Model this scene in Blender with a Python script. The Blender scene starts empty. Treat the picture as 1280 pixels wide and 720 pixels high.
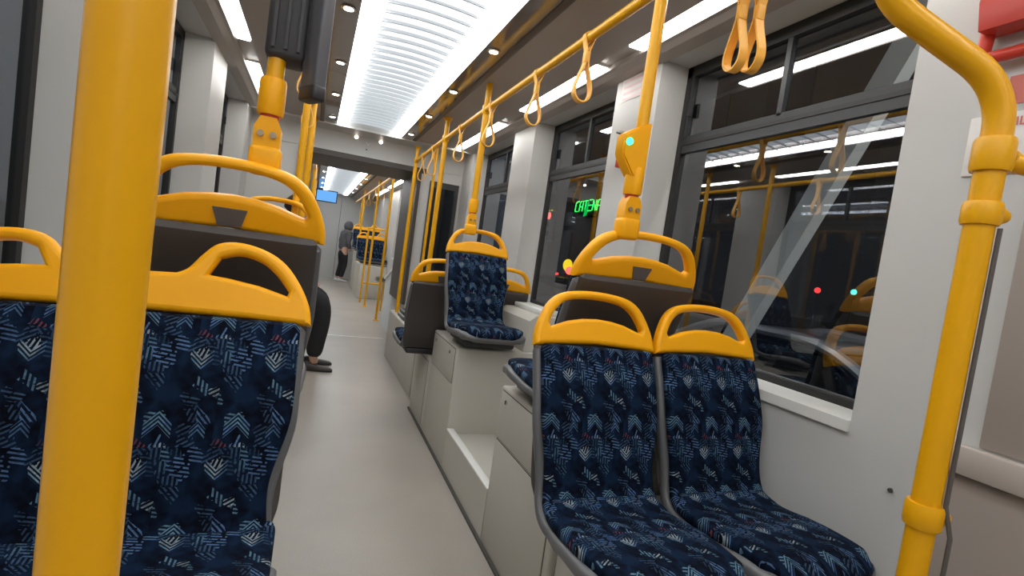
import bpy, bmesh, math, random
from mathutils import Vector, Matrix, Euler
random.seed(7)
sc = bpy.context.scene
COL = sc.collection
PI = math.pi

# ---------------------------------------------------------------- materials
def new_mat(name):
    m = bpy.data.materials.new(name); m.use_nodes = True
    nt = m.node_tree
    for n in list(nt.nodes): nt.nodes.remove(n)
    out = nt.nodes.new('ShaderNodeOutputMaterial')
    return m, nt, out
def pbr(name, col, rough=.5, metal=0, noise=0, nscale=20, bump=0, coat=0, spec=.5):
    m, nt, out = new_mat(name)
    b = nt.nodes.new('ShaderNodeBsdfPrincipled')
    b.inputs['Base Color'].default_value = (*col, 1)
    b.inputs['Roughness'].default_value = rough
    b.inputs['Metallic'].default_value = metal
    b.inputs['Coat Weight'].default_value = coat
    b.inputs['Specular IOR Level'].default_value = spec
    if noise or bump:
        tc = nt.nodes.new('ShaderNodeTexCoord')
        n = nt.nodes.new('ShaderNodeTexNoise'); n.inputs['Scale'].default_value = nscale
        n.inputs['Detail'].default_value = 5
        nt.links.new(tc.outputs['Object'], n.inputs['Vector'])
        if noise:
            r = nt.nodes.new('ShaderNodeMixRGB'); r.blend_type = 'MIX'
            r.inputs[1].default_value = (*[c*(1-noise) for c in col], 1)
            r.inputs[2].default_value = (*[min(1, c*(1+noise)) for c in col], 1)
            nt.links.new(n.outputs['Fac'], r.inputs[0]); nt.links.new(r.outputs[0], b.inputs['Base Color'])
        if bump:
            bp = nt.nodes.new('ShaderNodeBump'); bp.inputs['Strength'].default_value = bump
            bp.inputs['Distance'].default_value = .002
            nt.links.new(n.outputs['Fac'], bp.inputs['Height']); nt.links.new(bp.outputs[0], b.inputs['Normal'])
    nt.links.new(b.outputs[0], out.inputs[0])
    return m
def emit(name, col, s):
    m, nt, out = new_mat(name)
    e = nt.nodes.new('ShaderNodeEmission'); e.inputs[0].default_value = (*col, 1); e.inputs[1].default_value = s
    nt.links.new(e.outputs[0], out.inputs[0]); return m

M = {}
M['yellow'] = pbr('yellow_plastic', (.90, .40, .002), .4, noise=.04, nscale=6, spec=.3)
M['yellow_pole'] = pbr('yellow_powder_coat', (.75, .36, .002), .3, noise=.05, nscale=9, spec=.35)
M['strap'] = pbr('yellow_strap', (.86, .44, .06), .5, noise=.06, nscale=30)
M['rim'] = pbr('grey_shell_plastic', (.115, .115, .12), .42, noise=.06, nscale=15)
M['back'] = pbr('dark_shell_plastic', (.052, .044, .04), .5, noise=.1, nscale=8, bump=.1)
M['plaque'] = pbr('plaque_plastic', (.10, .085, .08), .5, noise=.05)
M['wall'] = pbr('light_grey_panel', (.53, .53, .515), .42, noise=.03, nscale=3)
M['pod'] = pbr('warm_grey_panel', (.49, .47, .42), .5, noise=.03, nscale=4, bump=.05)
M['pod_door'] = pbr('warm_grey_door', (.46, .44, .395), .48, noise=.03, nscale=4)
M['seam'] = pbr('dark_seam', (.06, .055, .05), .6)
M['sill'] = pbr('sill_plastic', (.68, .68, .65), .4, noise=.02)
M['beige'] = pbr('beige_panel', (.33, .285, .255), .45, noise=.03, nscale=3)
M['beige_light'] = pbr('light_beige_trim', (.42, .37, .33), .45, noise=.03, nscale=3)
M['ceil'] = pbr('ceiling_panel', (.36, .325, .30), .45, noise=.04, nscale=4)
M['gloss'] = pbr('glossy_brown_strip', (.16, .13, .115), .12, noise=.03, nscale=3, coat=.3)
M['darkline'] = pbr('dark_brown_step', (.06, .048, .042), .5)
M['rubber'] = pbr('window_rubber', (.012, .012, .012), .5)
M['frame'] = pbr('window_frame_grey', (.032, .034, .036), .4, metal=.2)
M['black'] = pbr('black_plastic', (.02, .018, .02), .4, noise=.1)
M['mon_grey'] = pbr('monitor_grey', (.10, .10, .11), .3)
M['mon_dark'] = pbr('monitor_dark', (.03, .028, .03), .5, noise=.1, nscale=12)
M['metal'] = pbr('chrome_metal', (.6, .6, .6), .25, metal=1)
M['bolt'] = pbr('bolt_metal', (.35, .28, .2), .35, metal=.8)
M['white'] = pbr('white_plastic', (.75, .75, .74), .4)
M['paper'] = pbr('white_sticker', (.72, .70, .68), .5)
M['red'] = pbr('red_plastic', (.62, .05, .03), .35, noise=.05)
M['redpaper'] = pbr('faded_red_sticker', (.62, .16, .12), .5, noise=.05)
M['pinkpaper'] = pbr('pale_pink_print', (.75, .5, .52), .5)
M['cable'] = pbr('dark_cable', (.09, .08, .075), .5)
M['cloth_black'] = pbr('black_cloth', (.012, .012, .014), .85, noise=.2, nscale=40, bump=.3)
M['cloth_grey'] = pbr('dark_grey_cloth', (.085, .085, .095), .8, noise=.3, nscale=25, bump=.3)
M['cloth_navy'] = pbr('navy_cloth', (.03, .045, .09), .8, noise=.2, nscale=25)
M['skin'] = pbr('skin', (.5, .3, .22), .5, noise=.05)
M['hair'] = pbr('dark_hair', (.02, .015, .012), .6, noise=.2, nscale=60)
M['white_shoe'] = pbr('white_shoe', (.7, .7, .7), .5)
M['dark_shoe'] = pbr('dark_shoe', (.04, .035, .032), .5, noise=.2)
M['slat'] = pbr('white_lamella', (.53, .56, .58), .35)
M['asphalt'] = pbr('asphalt', (.05, .05, .05), .8, noise=.3, nscale=3, bump=.3)
M['car_dark'] = pbr('dark_car_paint', (.03, .035, .045), .25, metal=.3, coat=.5)
M['car_silver'] = pbr('silver_car_paint', (.5, .5, .54), .3, metal=.6, coat=.5)
M['car_glass'] = pbr('car_glass', (.01, .012, .015), .06)
M['tyre'] = pbr('tyre', (.015, .015, .015), .8)
M['facade'] = pbr('dark_facade', (.05, .045, .042), .8, noise=.3, nscale=1.5)
M['beam'] = pbr('grey_steel', (.62, .66, .67), .6)
M['led_edge'] = emit('lamp_diffuser_bright', (.93, .97, 1), 10.5)
M['led_mid'] = emit('lamp_diffuser_soft', (.93, .97, 1), 1.15)
M['strip'] = emit('strip_lamp', (1, .97, .92), 17.0)
M['spot'] = emit('spot_lamp', (1, .84, .74), 14.0)
M['green'] = emit('green_neon', (.03, 1, .12), 3.2)
M['green_dim'] = emit('green_leaf_neon', (.0, .75, .12), 1.0)
M['yel_led'] = emit('yellow_led', (.9, .75, .03), 1.2)
M['red_led'] = emit('red_lamp', (1, .06, .05), 6.0)
M['red_dim'] = emit('red_tail_lamp', (1, .05, .05), 2.2)
M['yel_lamp'] = emit('yellow_lamp', (1, .7, .02), 1.6)
M['cyan'] = emit('cyan_led', (.08, .95, .75), 2.5)
M['far_white'] = emit('distant_white_lamp', (1, .95, .9), 5.0)
M['far_green'] = emit('distant_green_lamp', (.1, 1, .7), 2.0)
M['screen'] = emit('blue_screen', (.13, .36, .75), 1.3)

# floor: speckled beige vinyl
def floor_mat():
    m, nt, out = new_mat('speckled_vinyl')
    b = nt.nodes.new('ShaderNodeBsdfPrincipled')
    tc = nt.nodes.new('ShaderNodeTexCoord')
    n1 = nt.nodes.new('ShaderNodeTexNoise'); n1.inputs['Scale'].default_value = 1.3; n1.inputs['Detail'].default_value = 6
    n2 = nt.nodes.new('ShaderNodeTexNoise'); n2.inputs['Scale'].default_value = 220
    nt.links.new(tc.outputs['Object'], n1.inputs['Vector']); nt.links.new(tc.outputs['Object'], n2.inputs['Vector'])
    r1 = nt.nodes.new('ShaderNodeValToRGB')
    r1.color_ramp.elements[0].position = .3; r1.color_ramp.elements[0].color = (.29, .262, .228, 1)
    r1.color_ramp.elements[1].position = .7; r1.color_ramp.elements[1].color = (.36, .33, .29, 1)
    mx = nt.nodes.new('ShaderNodeMixRGB'); mx.blend_type = 'OVERLAY'; mx.inputs[0].default_value = .25
    nt.links.new(n1.outputs['Fac'], r1.inputs[0]); nt.links.new(r1.outputs[0], mx.inputs[1]); nt.links.new(n2.outputs['Fac'], mx.inputs[2])
    nt.links.new(mx.outputs[0], b.inputs['Base Color'])
    b.inputs['Roughness'].default_value = .38
    bp = nt.nodes.new('ShaderNodeBump'); bp.inputs['Strength'].default_value = .1; bp.inputs['Distance'].default_value = .001
    nt.links.new(n2.outputs['Fac'], bp.inputs['Height']); nt.links.new(bp.outputs[0], b.inputs['Normal'])
    nt.links.new(b.outputs[0], out.inputs[0]); return m
M['floor'] = floor_mat()

# glass: tinted see-through pane with mirror reflections
def glass_mat():
    m, nt, out = new_mat('tinted_window_glass')
    t = nt.nodes.new('ShaderNodeBsdfTransparent'); t.inputs[0].default_value = (.85, .88, .89, 1)
    g = nt.nodes.new('ShaderNodeBsdfGlossy'); g.inputs['Roughness'].default_value = .0
    g.inputs[0].default_value = (.92, .95, 1, 1)
    f = nt.nodes.new('ShaderNodeFresnel'); f.inputs[0].default_value = 2.6
    mx = nt.nodes.new('ShaderNodeMixShader')
    ge = nt.nodes.new('ShaderNodeNewGeometry'); inv = nt.nodes.new('ShaderNodeMath'); inv.operation = 'SUBTRACT'; inv.inputs[0].default_value = 1
    mu = nt.nodes.new('ShaderNodeMath'); mu.operation = 'MULTIPLY'
    nt.links.new(ge.outputs['Backfacing'], inv.inputs[1]); nt.links.new(inv.outputs[0], mu.inputs[1]); nt.links.new(f.outputs[0], mu.inputs[0])
    nt.links.new(mu.outputs[0], mx.inputs[0]); nt.links.new(t.outputs[0], mx.inputs[1]); nt.links.new(g.outputs[0], mx.inputs[2])
    nt.links.new(mx.outputs[0], out.inputs[0]); return m
M['glass'] = glass_mat()

# seat fabric: navy ground with clusters of short striped flecks
def fabric_mat():
    m, nt, out = new_mat('navy_fleck_fabric')
    N, L = nt.nodes.new, nt.links.new
    def math_(op, a, b=None, c=None):
        n = N('ShaderNodeMath'); n.operation = op
        for i, v in enumerate((a, b, c)):
            if v is None: continue
            if isinstance(v, (int, float)): n.inputs[i].default_value = v
            else: L(v, n.inputs[i])
        return n.outputs[0]
    uv = N('ShaderNodeUVMap')
    sep = N('ShaderNodeSeparateXYZ'); L(uv.outputs[0], sep.inputs[0])
    px, py = .141, .218
    # half drop repeat
    row = math_('FLOOR', math_('DIVIDE', sep.outputs[1], py))
    xs = math_('ADD', sep.outputs[0], math_('MULTIPLY', row, .055))
    mxx = math_('MODULO', math_('ADD', xs, 13.7), px)
    myy = math_('MODULO', math_('ADD', sep.outputs[1], py*40), py)
    cmb = N('ShaderNodeCombineXYZ'); L(mxx, cmb.inputs[0]); L(myy, cmb.inputs[1])
    wob = N('ShaderNodeTexNoise'); wob.inputs['Scale'].default_value = 30; L(cmb.outputs[0], wob.inputs['Vector'])
    wm = N('ShaderNodeVectorMath'); wm.operation = 'SCALE'; L(wob.outputs['Color'], wm.inputs[0]); wm.inputs['Scale'].default_value = .03
    wa = N('ShaderNodeVectorMath'); wa.operation = 'ADD'; L(cmb.outputs[0], wa.inputs[0]); L(wm.outputs[0], wa.inputs[1])
    vor = N('ShaderNodeTexVoronoi'); vor.inputs['Scale'].default_value = 34; vor.voronoi_dimensions = '2D'
    L(wa.outputs[0], vor.inputs['Vector'])
    vs = N('ShaderNodeSeparateColor'); L(vor.outputs['Color'], vs.inputs[0])
    # cell direction: one of four
    ang = math_('MULTIPLY', math_('FLOOR', math_('MULTIPLY', vs.outputs[0], 5.0)), .7)
    ca = math_('COSINE', ang); sa = math_('SINE', ang)
    t = math_('ADD', math_('MULTIPLY', mxx, ca), math_('MULTIPLY', myy, sa))
    st = math_('SINE', math_('MULTIPLY', t, 2*PI/.0082))
    stripe = math_('GREATER_THAN', st, .2)
    vis = math_('GREATER_THAN', vs.outputs[1], .36)
    br = N('ShaderNodeTexNoise'); br.inputs['Scale'].default_value = 75; br.inputs['Detail'].default_value = 2; L(cmb.outputs[0], br.inputs['Vector'])
    near = math_('GREATER_THAN', br.outputs['Fac'], .42)
    amount = math_('MULTIPLY', math_('MULTIPLY', math_('MULTIPLY', stripe, vis), near), math_('ADD', math_('MULTIPLY', vs.outputs[2], .8), .25))
    def chevron(cx, cy, up, hw, hh):
        ax_ = math_('ABSOLUTE', math_('SUBTRACT', mxx, cx)); ty = math_('SUBTRACT', myy, cy)
        tt = math_('ADD', ty, math_('MULTIPLY', ax_, up))
        st_ = math_('GREATER_THAN', math_('SINE', math_('MULTIPLY', tt, 2*PI/.0085)), .1)
        m1 = math_('LESS_THAN', ax_, hw); m2 = math_('LESS_THAN', math_('ABSOLUTE', tt), hh)
        return math_('MULTIPLY', math_('MULTIPLY', st_, m1), m2), math_('MULTIPLY', m1, m2)
    for args in ((.042, .055, 1.0, .024, .014), (.100, .160, -1.0, .020, .013), (.112, .040, 1.1, .014, .010)):
        cv, cm = chevron(*args)
        keep = math_('SUBTRACT', 1.0, cm)
        amount = math_('ADD', math_('MULTIPLY', amount, keep), cv)
    fine = N('ShaderNodeTexNoise'); fine.inputs['Scale'].default_value = 160; fine.inputs['Detail'].default_value = 3; L(uv.outputs[0], fine.inputs['Vector'])
    big = N('ShaderNodeTexNoise'); big.inputs['Scale'].default_value = 26; L(wa.outputs[0], big.inputs['Vector'])
    ground = N('ShaderNodeValToRGB')
    ground.color_ramp.elements[0].position = .38; ground.color_ramp.elements[0].color = (.0015, .0025, .007, 1)
    ground.color_ramp.elements[1].position = .66; ground.color_ramp.elements[1].color = (.0045, .013, .034, 1)
    L(big.outputs['Fac'], ground.inputs[0])
    fc = N('ShaderNodeValToRGB')
    e = fc.color_ramp.elements; e[0].position = 0; e[0].color = (.09, .17, .30, 1); e[1].position = .45; e[1].color = (.16, .30, .42, 1)
    x = e.new(.75); x.color = (.12, .22, .42, 1); x = e.new(.90); x.color = (.36, .44, .50, 1); x = e.new(.975); x.color = (.22, .06, .08, 1)
    fc.color_ramp.interpolation = 'CONSTANT'
    L(vs.outputs[2], fc.inputs[0])
    tone = N('ShaderNodeTexNoise'); tone.inputs['Scale'].default_value = 22; L(uv.outputs[0], tone.inputs['Vector'])
    amt = math_('MULTIPLY', amount, math_('MULTIPLY', math_('ADD', math_('MULTIPLY', fine.outputs['Fac'], 1.2), .1), math_('ADD', math_('MULTIPLY', tone.outputs['Fac'], 1.6), -.05)))
    mx = N('ShaderNodeMixRGB'); L(amt, mx.inputs[0]); L(ground.outputs[0], mx.inputs[1]); L(fc.outputs[0], mx.inputs[2])
    b = N('ShaderNodeBsdfPrincipled'); L(mx.outputs[0], b.inputs['Base Color'])
    b.inputs['Roughness'].default_value = .85; b.inputs['Specular IOR Level'].default_value = .08
    bp = N('ShaderNodeBump'); bp.inputs['Strength'].default_value = .25; bp.inputs['Distance'].default_value = .001
    L(fine.outputs['Fac'], bp.inputs['Height']); L(bp.outputs[0], b.inputs['Normal'])
    L(b.outputs[0], out.inputs[0]); return m
M['fabric'] = fabric_mat()

# ---------------------------------------------------------------- mesh helpers
def link(o, parent=None):
    COL.objects.link(o)
    if parent is not None: o.parent = parent
    return o
def tag(o, label=None, cat=None, group=None, kind=None):
    if label: o['label'] = label
    if cat: o['category'] = cat
    if group: o['group'] = group
    if kind: o['kind'] = kind
    return o
def thing(name, label, cat, loc=(0, 0, 0), rz=0, group=None):
    o = bpy.data.objects.new(name, None); link(o); o.location = loc; o.rotation_euler = (0, 0, rz)
    o.empty_display_size = .1
    return tag(o, label, cat, group)
def smooth(me, ang=40):
    for p in me.polygons: p.use_smooth = True
    try: me.set_sharp_from_angle(angle=math.radians(ang))
    except Exception: pass
def obj(name, bm, mat, parent=None, loc=None, sm=True, ang=40):
    me = bpy.data.meshes.new(name); bm.normal_update(); bm.to_mesh(me); bm.free()
    if mat: me.materials.append(mat)
    if sm: smooth(me, ang)
    o = bpy.data.objects.new(name, me); link(o, parent)
    if loc: o.location = loc
    return o
def bx(bm, x0, x1, y0, y1, z0, z1, bevel=0, seg=2):
    c = Vector(((x0+x1)/2, (y0+y1)/2, (z0+z1)/2))
    mat = Matrix.Translation(c) @ Matrix.Diagonal((abs(x1-x0), abs(y1-y0), abs(z1-z0), 1))
    r = bmesh.ops.create_cube(bm, size=1, matrix=mat)
    if bevel:
        es = list({e for v in r['verts'] for e in v.link_edges})
        bmesh.ops.bevel(bm, geom=es, offset=bevel, segments=seg, affect='EDGES', profile=.5)
    return bm
def box(name, x0, x1, y0, y1, z0, z1, mat, parent=None, bevel=0, seg=2):
    bm = bmesh.new(); bx(bm, x0, x1, y0, y1, z0, z1, bevel, seg); return obj(name, bm, mat, parent)
def tube(bm, pts, r, n=12, caps=True):
    """swept tube with rounded path; r number or list"""
    pts = [Vector(p) for p in pts]
    rs = r if isinstance(r, (list, tuple)) else [r]*len(pts)
    rings = []
    prev = None
    for i, p in enumerate(pts):
        if i == 0: t = pts[1]-pts[0]
        elif i == len(pts)-1: t = pts[-1]-pts[-2]
        else: t = (pts[i+1]-pts[i]).normalized() + (pts[i]-pts[i-1]).normalized()
        t.normalize()
        if prev is None:
            a = Vector((0, 0, 1)) if abs(t.z) < .9 else Vector((1, 0, 0))
            u = t.cross(a).normalized()
        else:
            u = (prev - t*prev.dot(t)).normalized()
        prev = u
        w = t.cross(u)
        rings.append([bm.verts.new(p + (u*math.cos(2*PI*k/n) + w*math.sin(2*PI*k/n))*rs[i]) for k in range(n)])
    for a, b in zip(rings, rings[1:]):
        for k in range(n):
            bm.faces.new((a[k], a[(k+1) % n], b[(k+1) % n], b[k]))
    if caps:
        bm.faces.new(rings[0][::-1]); bm.faces.new(rings[-1])
    return bm
def round_path(pts, r=.06, n=6):
    pts = [Vector(p) for p in pts]; out = [pts[0]]
    for i in range(1, len(pts)-1):
        a, b, c = pts[i-1], pts[i], pts[i+1]
        d1 = min(r, (a-b).length*.45); d2 = min(r, (c-b).length*.45)
        p = b + (a-b).normalized()*d1; q = b + (c-b).normalized()*d2
        for k in range(n+1):
            t = k/n; out.append(p*(1-t)**2 + b*2*t*(1-t) + q*t*t)
    out.append(pts[-1]); return out
def cyl(bm, p0, p1, r0, r1=None, n=20):
    return tube(bm, [p0, p1], [r0, r0 if r1 is None else r1], n)
def lathe(bm, prof, n=24, origin=(0, 0, 0)):
    o = Vector(origin); rings = []
    for r, z in prof:
        rings.append([bm.verts.new(o + Vector((r*math.cos(2*PI*k/n), r*math.sin(2*PI*k/n), z))) for k in range(n)])
    for a, b in zip(rings, rings[1:]):
        for k in range(n): bm.faces.new((a[k], a[(k+1) % n], b[(k+1) % n], b[k]))
    bm.faces.new(rings[0][::-1]); bm.faces.new(rings[-1]); return bm
def prism(bm, poly, axis, a, b):
    """extrude a closed 2D polygon; axis 0: poly=(y,z); 1: (x,z); 2: (x,y)"""
    def P(q, t):
        return ((t, q[0], q[1]), (q[0], t, q[1]), (q[0], q[1], t))[axis]
    v0 = [bm.verts.new(P(q, a)) for q in poly]; v1 = [bm.verts.new(P(q, b)) for q in poly]
    n = len(poly)
    for i in range(n): bm.faces.new((v0[i], v0[(i+1) % n], v1[(i+1) % n], v1[i]))
    bm.faces.new(v0[::-1]); bm.faces.new(v1)
    bmesh.ops.recalc_face_normals(bm, faces=bm.faces[:]); return bm
def curve_mesh(name, splines, extrude, bevel, mat, parent=None, flat=True):
    cu = bpy.data.curves.new(name, 'CURVE'); cu.dimensions = '2D'; cu.fill_mode = 'BOTH'
    cu.extrude = extrude; cu.bevel_depth = bevel; cu.offset = -bevel; cu.bevel_resolution = 3
    for pts in splines:
        s = cu.splines.new('POLY'); s.points.add(len(pts)-1)
        for i, p in enumerate(pts): s.points[i].co = (p[0], p[1], 0, 1)
        s.use_cyclic_u = True
    tmp = bpy.data.objects.new(name+'_tmp', cu); COL.objects.link(tmp)
    bpy.context.view_layer.update()
    me = bpy.data.meshes.new_from_object(tmp.evaluated_get(bpy.context.evaluated_depsgraph_get()))
    bpy.data.objects.remove(tmp); bpy.data.curves.remove(cu)
    me.name = name; me.materials.clear(); me.materials.append(mat); smooth(me, 35)
    o = bpy.data.objects.new(name, me); link(o, parent); return o
def copy_tree(o, parent=None):
    c = o.copy(); COL.objects.link(c)
    if parent is not None: c.parent = parent
    for ch in list(o.children): copy_tree(ch, c)
    return c
def spline(pts, n=6, closed=False):
    """Catmull-Rom through 2D points"""
    out = []; m = len(pts)
    rng = range(m) if closed else range(m-1)
    for i in rng:
        if closed: p0, p1, p2, p3 = pts[(i-1) % m], pts[i], pts[(i+1) % m], pts[(i+2) % m]
        else: p0, p1, p2, p3 = pts[max(i-1, 0)], pts[i], pts[i+1], pts[min(i+2, m-1)]
        for k in range(n):
            t = k/n
            out.append(tuple(.5*((2*b)+(-a+c)*t+(2*a-5*b+4*c-d)*t*t+(-a+3*b-3*c+d)*t**3) for a, b, c, d in zip(p0, p1, p2, p3)))
    if not closed: out.append(tuple(pts[-1]))
    return out

# ---------------------------------------------------------------- seats
def loft(bm, path, wf, tf, off, n=32, p=.33, endr=.02):
    """path: (y,z) list; loop cross-section of half width wf(s), thickness tf(s), offset along the surface normal"""
    uvl = bm.loops.layers.uv.verify()
    P = [Vector((0, a, b)) for a, b in path]
    L = [0]
    for a, b in zip(P, P[1:]): L.append(L[-1]+(b-a).length)
    T = L[-1]; rings = []; uvs = []
    st = []
    for i, q in enumerate(P):
        t = (P[min(i+1, len(P)-1)]-P[max(i-1, 0)]).normalized()
        st.append((q, Vector((0, -t.z, t.y)), t, L[i]))      # normal = left of the path
    for i, (q, nn, t, s) in enumerate(st):
        d = min(s, T-s); k = 1 if d >= endr else math.sqrt(max(0, 1-(1-d/endr)**2))
        k = max(k, .02)
        w = wf(s/T) - endr*.6*(1-k); th = tf(s/T)*k; o = off(s/T) if callable(off) else off
        ring = []; uvr = []
        for j in range(n):
            a = 2*PI*j/n; c, z = math.cos(a), math.sin(a)
            x = w*math.copysign(abs(c)**p, c); h = th/2*math.copysign(abs(z)**.6, z)
            ring.append(bm.verts.new(q + nn*(o+h) + Vector((x, 0, 0)))); uvr.append((x, s))
        rings.append(ring); uvs.append(uvr)
    for i in range(len(rings)-1):
        for j in range(n):
            k = (j+1) % n
            f = bm.faces.new((rings[i][j], rings[i+1][j], rings[i+1][k], rings[i][k]))
            for l, (ii, jj) in zip(f.loops, ((i, j), (i+1, j), (i+1, k), (i, k))): l[uvl].uv = uvs[ii][jj]
    for rg, uvr, rev in ((rings[0], uvs[0], 0), (rings[-1], uvs[-1], 1)):
        f = bm.faces.new(rg if not rev else rg[::-1])
        for l, u in zip(f.loops, uvr if not rev else uvr[::-1]): l[uvl].uv = u
    bmesh.ops.recalc_face_normals(bm, faces=bm.faces[:])
    return bm
def lerp_tab(tab):
    def f(s):
        for (a, x), (b, y) in zip(tab, tab[1:]):
            if s <= b:
                t = (s-a)/(b-a); t = t*t*(3-2*t); return x+(y-x)*t
        return tab[-1][1]
    return f
# seat faces -Y, knee (backrest foot) at the origin, y grows to the rear
CUSH = spline([(-.400, -.012), (-.385, .010), (-.33, .024), (-.2, .016), (-.1, .004), (-.045, .008), (-.005, .022), (.02, .045)], 5)
BACK = spline([(-.022, .0), (.0, .03), (.020, .07), (.040, .15), (.062, .25), (.10, .36), (.142, .455)], 6)
ALL = spline([(-.410, -.03), (-.392, .004), (-.33, .018), (-.2, .008), (-.1, -.002), (-.02, .002), (.016, .03), (.034, .08),
              (.052, .15), (.074, .25), (.112, .36), (.152, .452)], 5)
RECL = math.atan2(.04, .095)
def headrest_outline(w, double=False):
    if not double:
        k = w/.215
        R = [(.213, -.004), (.208, .04), (.190, .09), (.163, .135), (.125, .163), (.068, .176)]
        o = [(x*k, z) for x, z in R]
        top = spline(o + [(0, .180)] + [(-x, z) for x, z in reversed(o)], 4)
        outer = top + [(-w*.6, .004), (0, .010), (w*.6, .004)]
        H = [(.0, .155), (.058, .152), (.104, .141), (.136, .118), (.156, .088), (.166, .066)]
        h = [(x*k, z) for x, z in H]
        hole = spline([(-x, z) for x, z in reversed(h[1:])] + h, 4) + [(.160*k, .056), (.10*k, .078), (.05*k, .088), (0, .091), (-.05*k, .088), (-.10*k, .078), (-.160*k, .056)]
        return [outer, hole]
    k = w/.36
    side = [(.358, -.004), (.350, .04), (.326, .09), (.292, .135), (.25, .163), (.195, .176), (.15, .168), (.122, .138), (.100, .105), (.080, .092)]
    side = [(x*k, z) for x, z in side]
    top = spline(side, 4) + spline([(-x, z) for x, z in reversed(side)], 4)
    outer = top + [(-w*.6, .003), (0, .006), (w*.6, .003)]
    outer = [(x, z*(1-.15*min(1, max(0, -x/.12)))) for x, z in outer]
    hole = spline([(.158, .135), (.195, .147), (.24, .136), (.275, .108), (.303, .072)], 4) + [(.30, .062), (.24, .080), (.18, .090), (.140, .094)]
    hole = [(x*k, z) for x, z in hole]
    return [outer, hole, [(-x, z*.85) for x, z in reversed(hole)]]
def make_seat(name, label, cat, w=.209, double=False, group=None, plaque=True):
    root = thing(name, label, cat, group=group)
    n = 56 if double else 36
    p = .2 if double else .3
    wb = lerp_tab([(0, w*.93), (.25, w*.90), (.6, w*.985), (1, w*.975)])
    wc = lerp_tab([(0, w*.60), (.06, w*.80), (.16, w*.94), (.45, w*.99), (.8, w*.96), (1, w*.92)])
    if double: wc = lerp_tab([(0, w*.85), (.06, w*.92), (.16, w*.97), (1, w*.97)])
    def wa(s):
        return (wc(s/.42) if s < .42 else wb((s-.42)/.58)) + .007
    bm = bmesh.new(); loft(bm, ALL, wa, lambda s: .060-.016*min(1, s/.5), -.018, n, p, .02)
    obj('seat_shell', bm, M['rim'], root)
    bm = bmesh.new(); loft(bm, BACK, lambda s: wb(s)-.005, lambda s: .040, .004, n, p*.9, .02)
    obj('backrest_pad', bm, M['fabric'], root)
    bm = bmesh.new(); loft(bm, CUSH, lambda s: wc(s)-.005, lambda s: .046, .006, n, p*.9, .025)
    obj('cushion', bm, M['fabric'], root)
    # rear cover, darker than the rim
    rear = [(y+.040, z+.008) for y, z in BACK[9:]]
    rear = [(.02, -.02)] + rear
    bm = bmesh.new(); loft(bm, rear, lambda s: w*.955-.05*max(0, .2-s), lambda s: .035, -.012, n, p, .02)
    rc = obj('rear_cover', bm, M['back'], root)
    slot = box('rear_recess', -w*.55, w*.55, -.004, .004, -.035, .035, M['black'], rc, .003)
    slot.location = (0, .138, .33); slot.rotation_euler = (-.33, 0, 0)
    bm = bmesh.new(); bx(bm, -w*.75, w*.75, -.33, .02, -.075, -.03, .015)
    obj('seat_base', bm, M['black'], root)
    hr = curve_mesh('headrest', headrest_outline(w+.010, double), .006, .0125, M['yellow'], root)
    hr.location = (0, .155, .452); hr.rotation_euler = (PI/2-RECL*.75, 0, 0)
    if plaque:
        for cx in ((-.0,) if not double else (0,)):
            bm = bmesh.new(); prism(bm, [(-.026, .018), (.026, .018), (.038, .062), (-.038, .062)], 2, -.0225, -.015)
            pl = obj('plaque', bm, M['plaque'], hr)
            pl.location = (cx, .0, 0)
    return root
def place(o, x, y, z, face=-1, label=None, group=None, tilt=0):
    o.location = (x, y, z); o.rotation_euler = (0, 0, 0 if face < 0 else PI)
    if label: o['label'] = label
    if group: o['group'] = group
    return o

single = make_seat('tram_seat', 'blue patterned tram seat nearest the aisle in the near right pair', 'seat')
place(single, .860, 1.235, .605)
place(copy_tree(single), 1.302, 1.235, .605, -1, 'blue patterned tram seat beside the wall, right of the near aisle seat')
sn = place(copy_tree(single), 1.018, 3.12, .835, -1, 'blue patterned single tram seat up on the light grey box between two windows')
# the pair with their backs to that seat (face away)
for x, lb in ((.842, 'dark-backed tram seat partly hidden left of the raised single seat, facing away'),
              (1.288, 'dark-backed tram seat peeking out right of the raised single seat, by the wall')):
    place(copy_tree(single), x, 3.60, .605, 1, lb, )
wide = make_seat('raised_tram_seat', 'raised dark-backed seat behind the near right pair, pole clamped to its handle', 'seat', w=.245)
place(wide, 1.055, 1.675, .826, 1)
bl = make_seat('raised_tram_seat', 'raised dark-backed seat at left behind the near double seat, pole clamped to its handle', 'seat', w=.215)
place(bl, -.195, 1.60, .818, 1)
place(copy_tree(single), -.215, 3.12, .835, -1, 'seat on the left whose yellow handle shows through the raised left seat handle')
dbl = make_seat('double_tram_seat', 'wide blue patterned double seat behind the nearest yellow pole', 'seat', w=.36, double=True)
place(dbl, -.352, 1.13, .625, -1)

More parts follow.
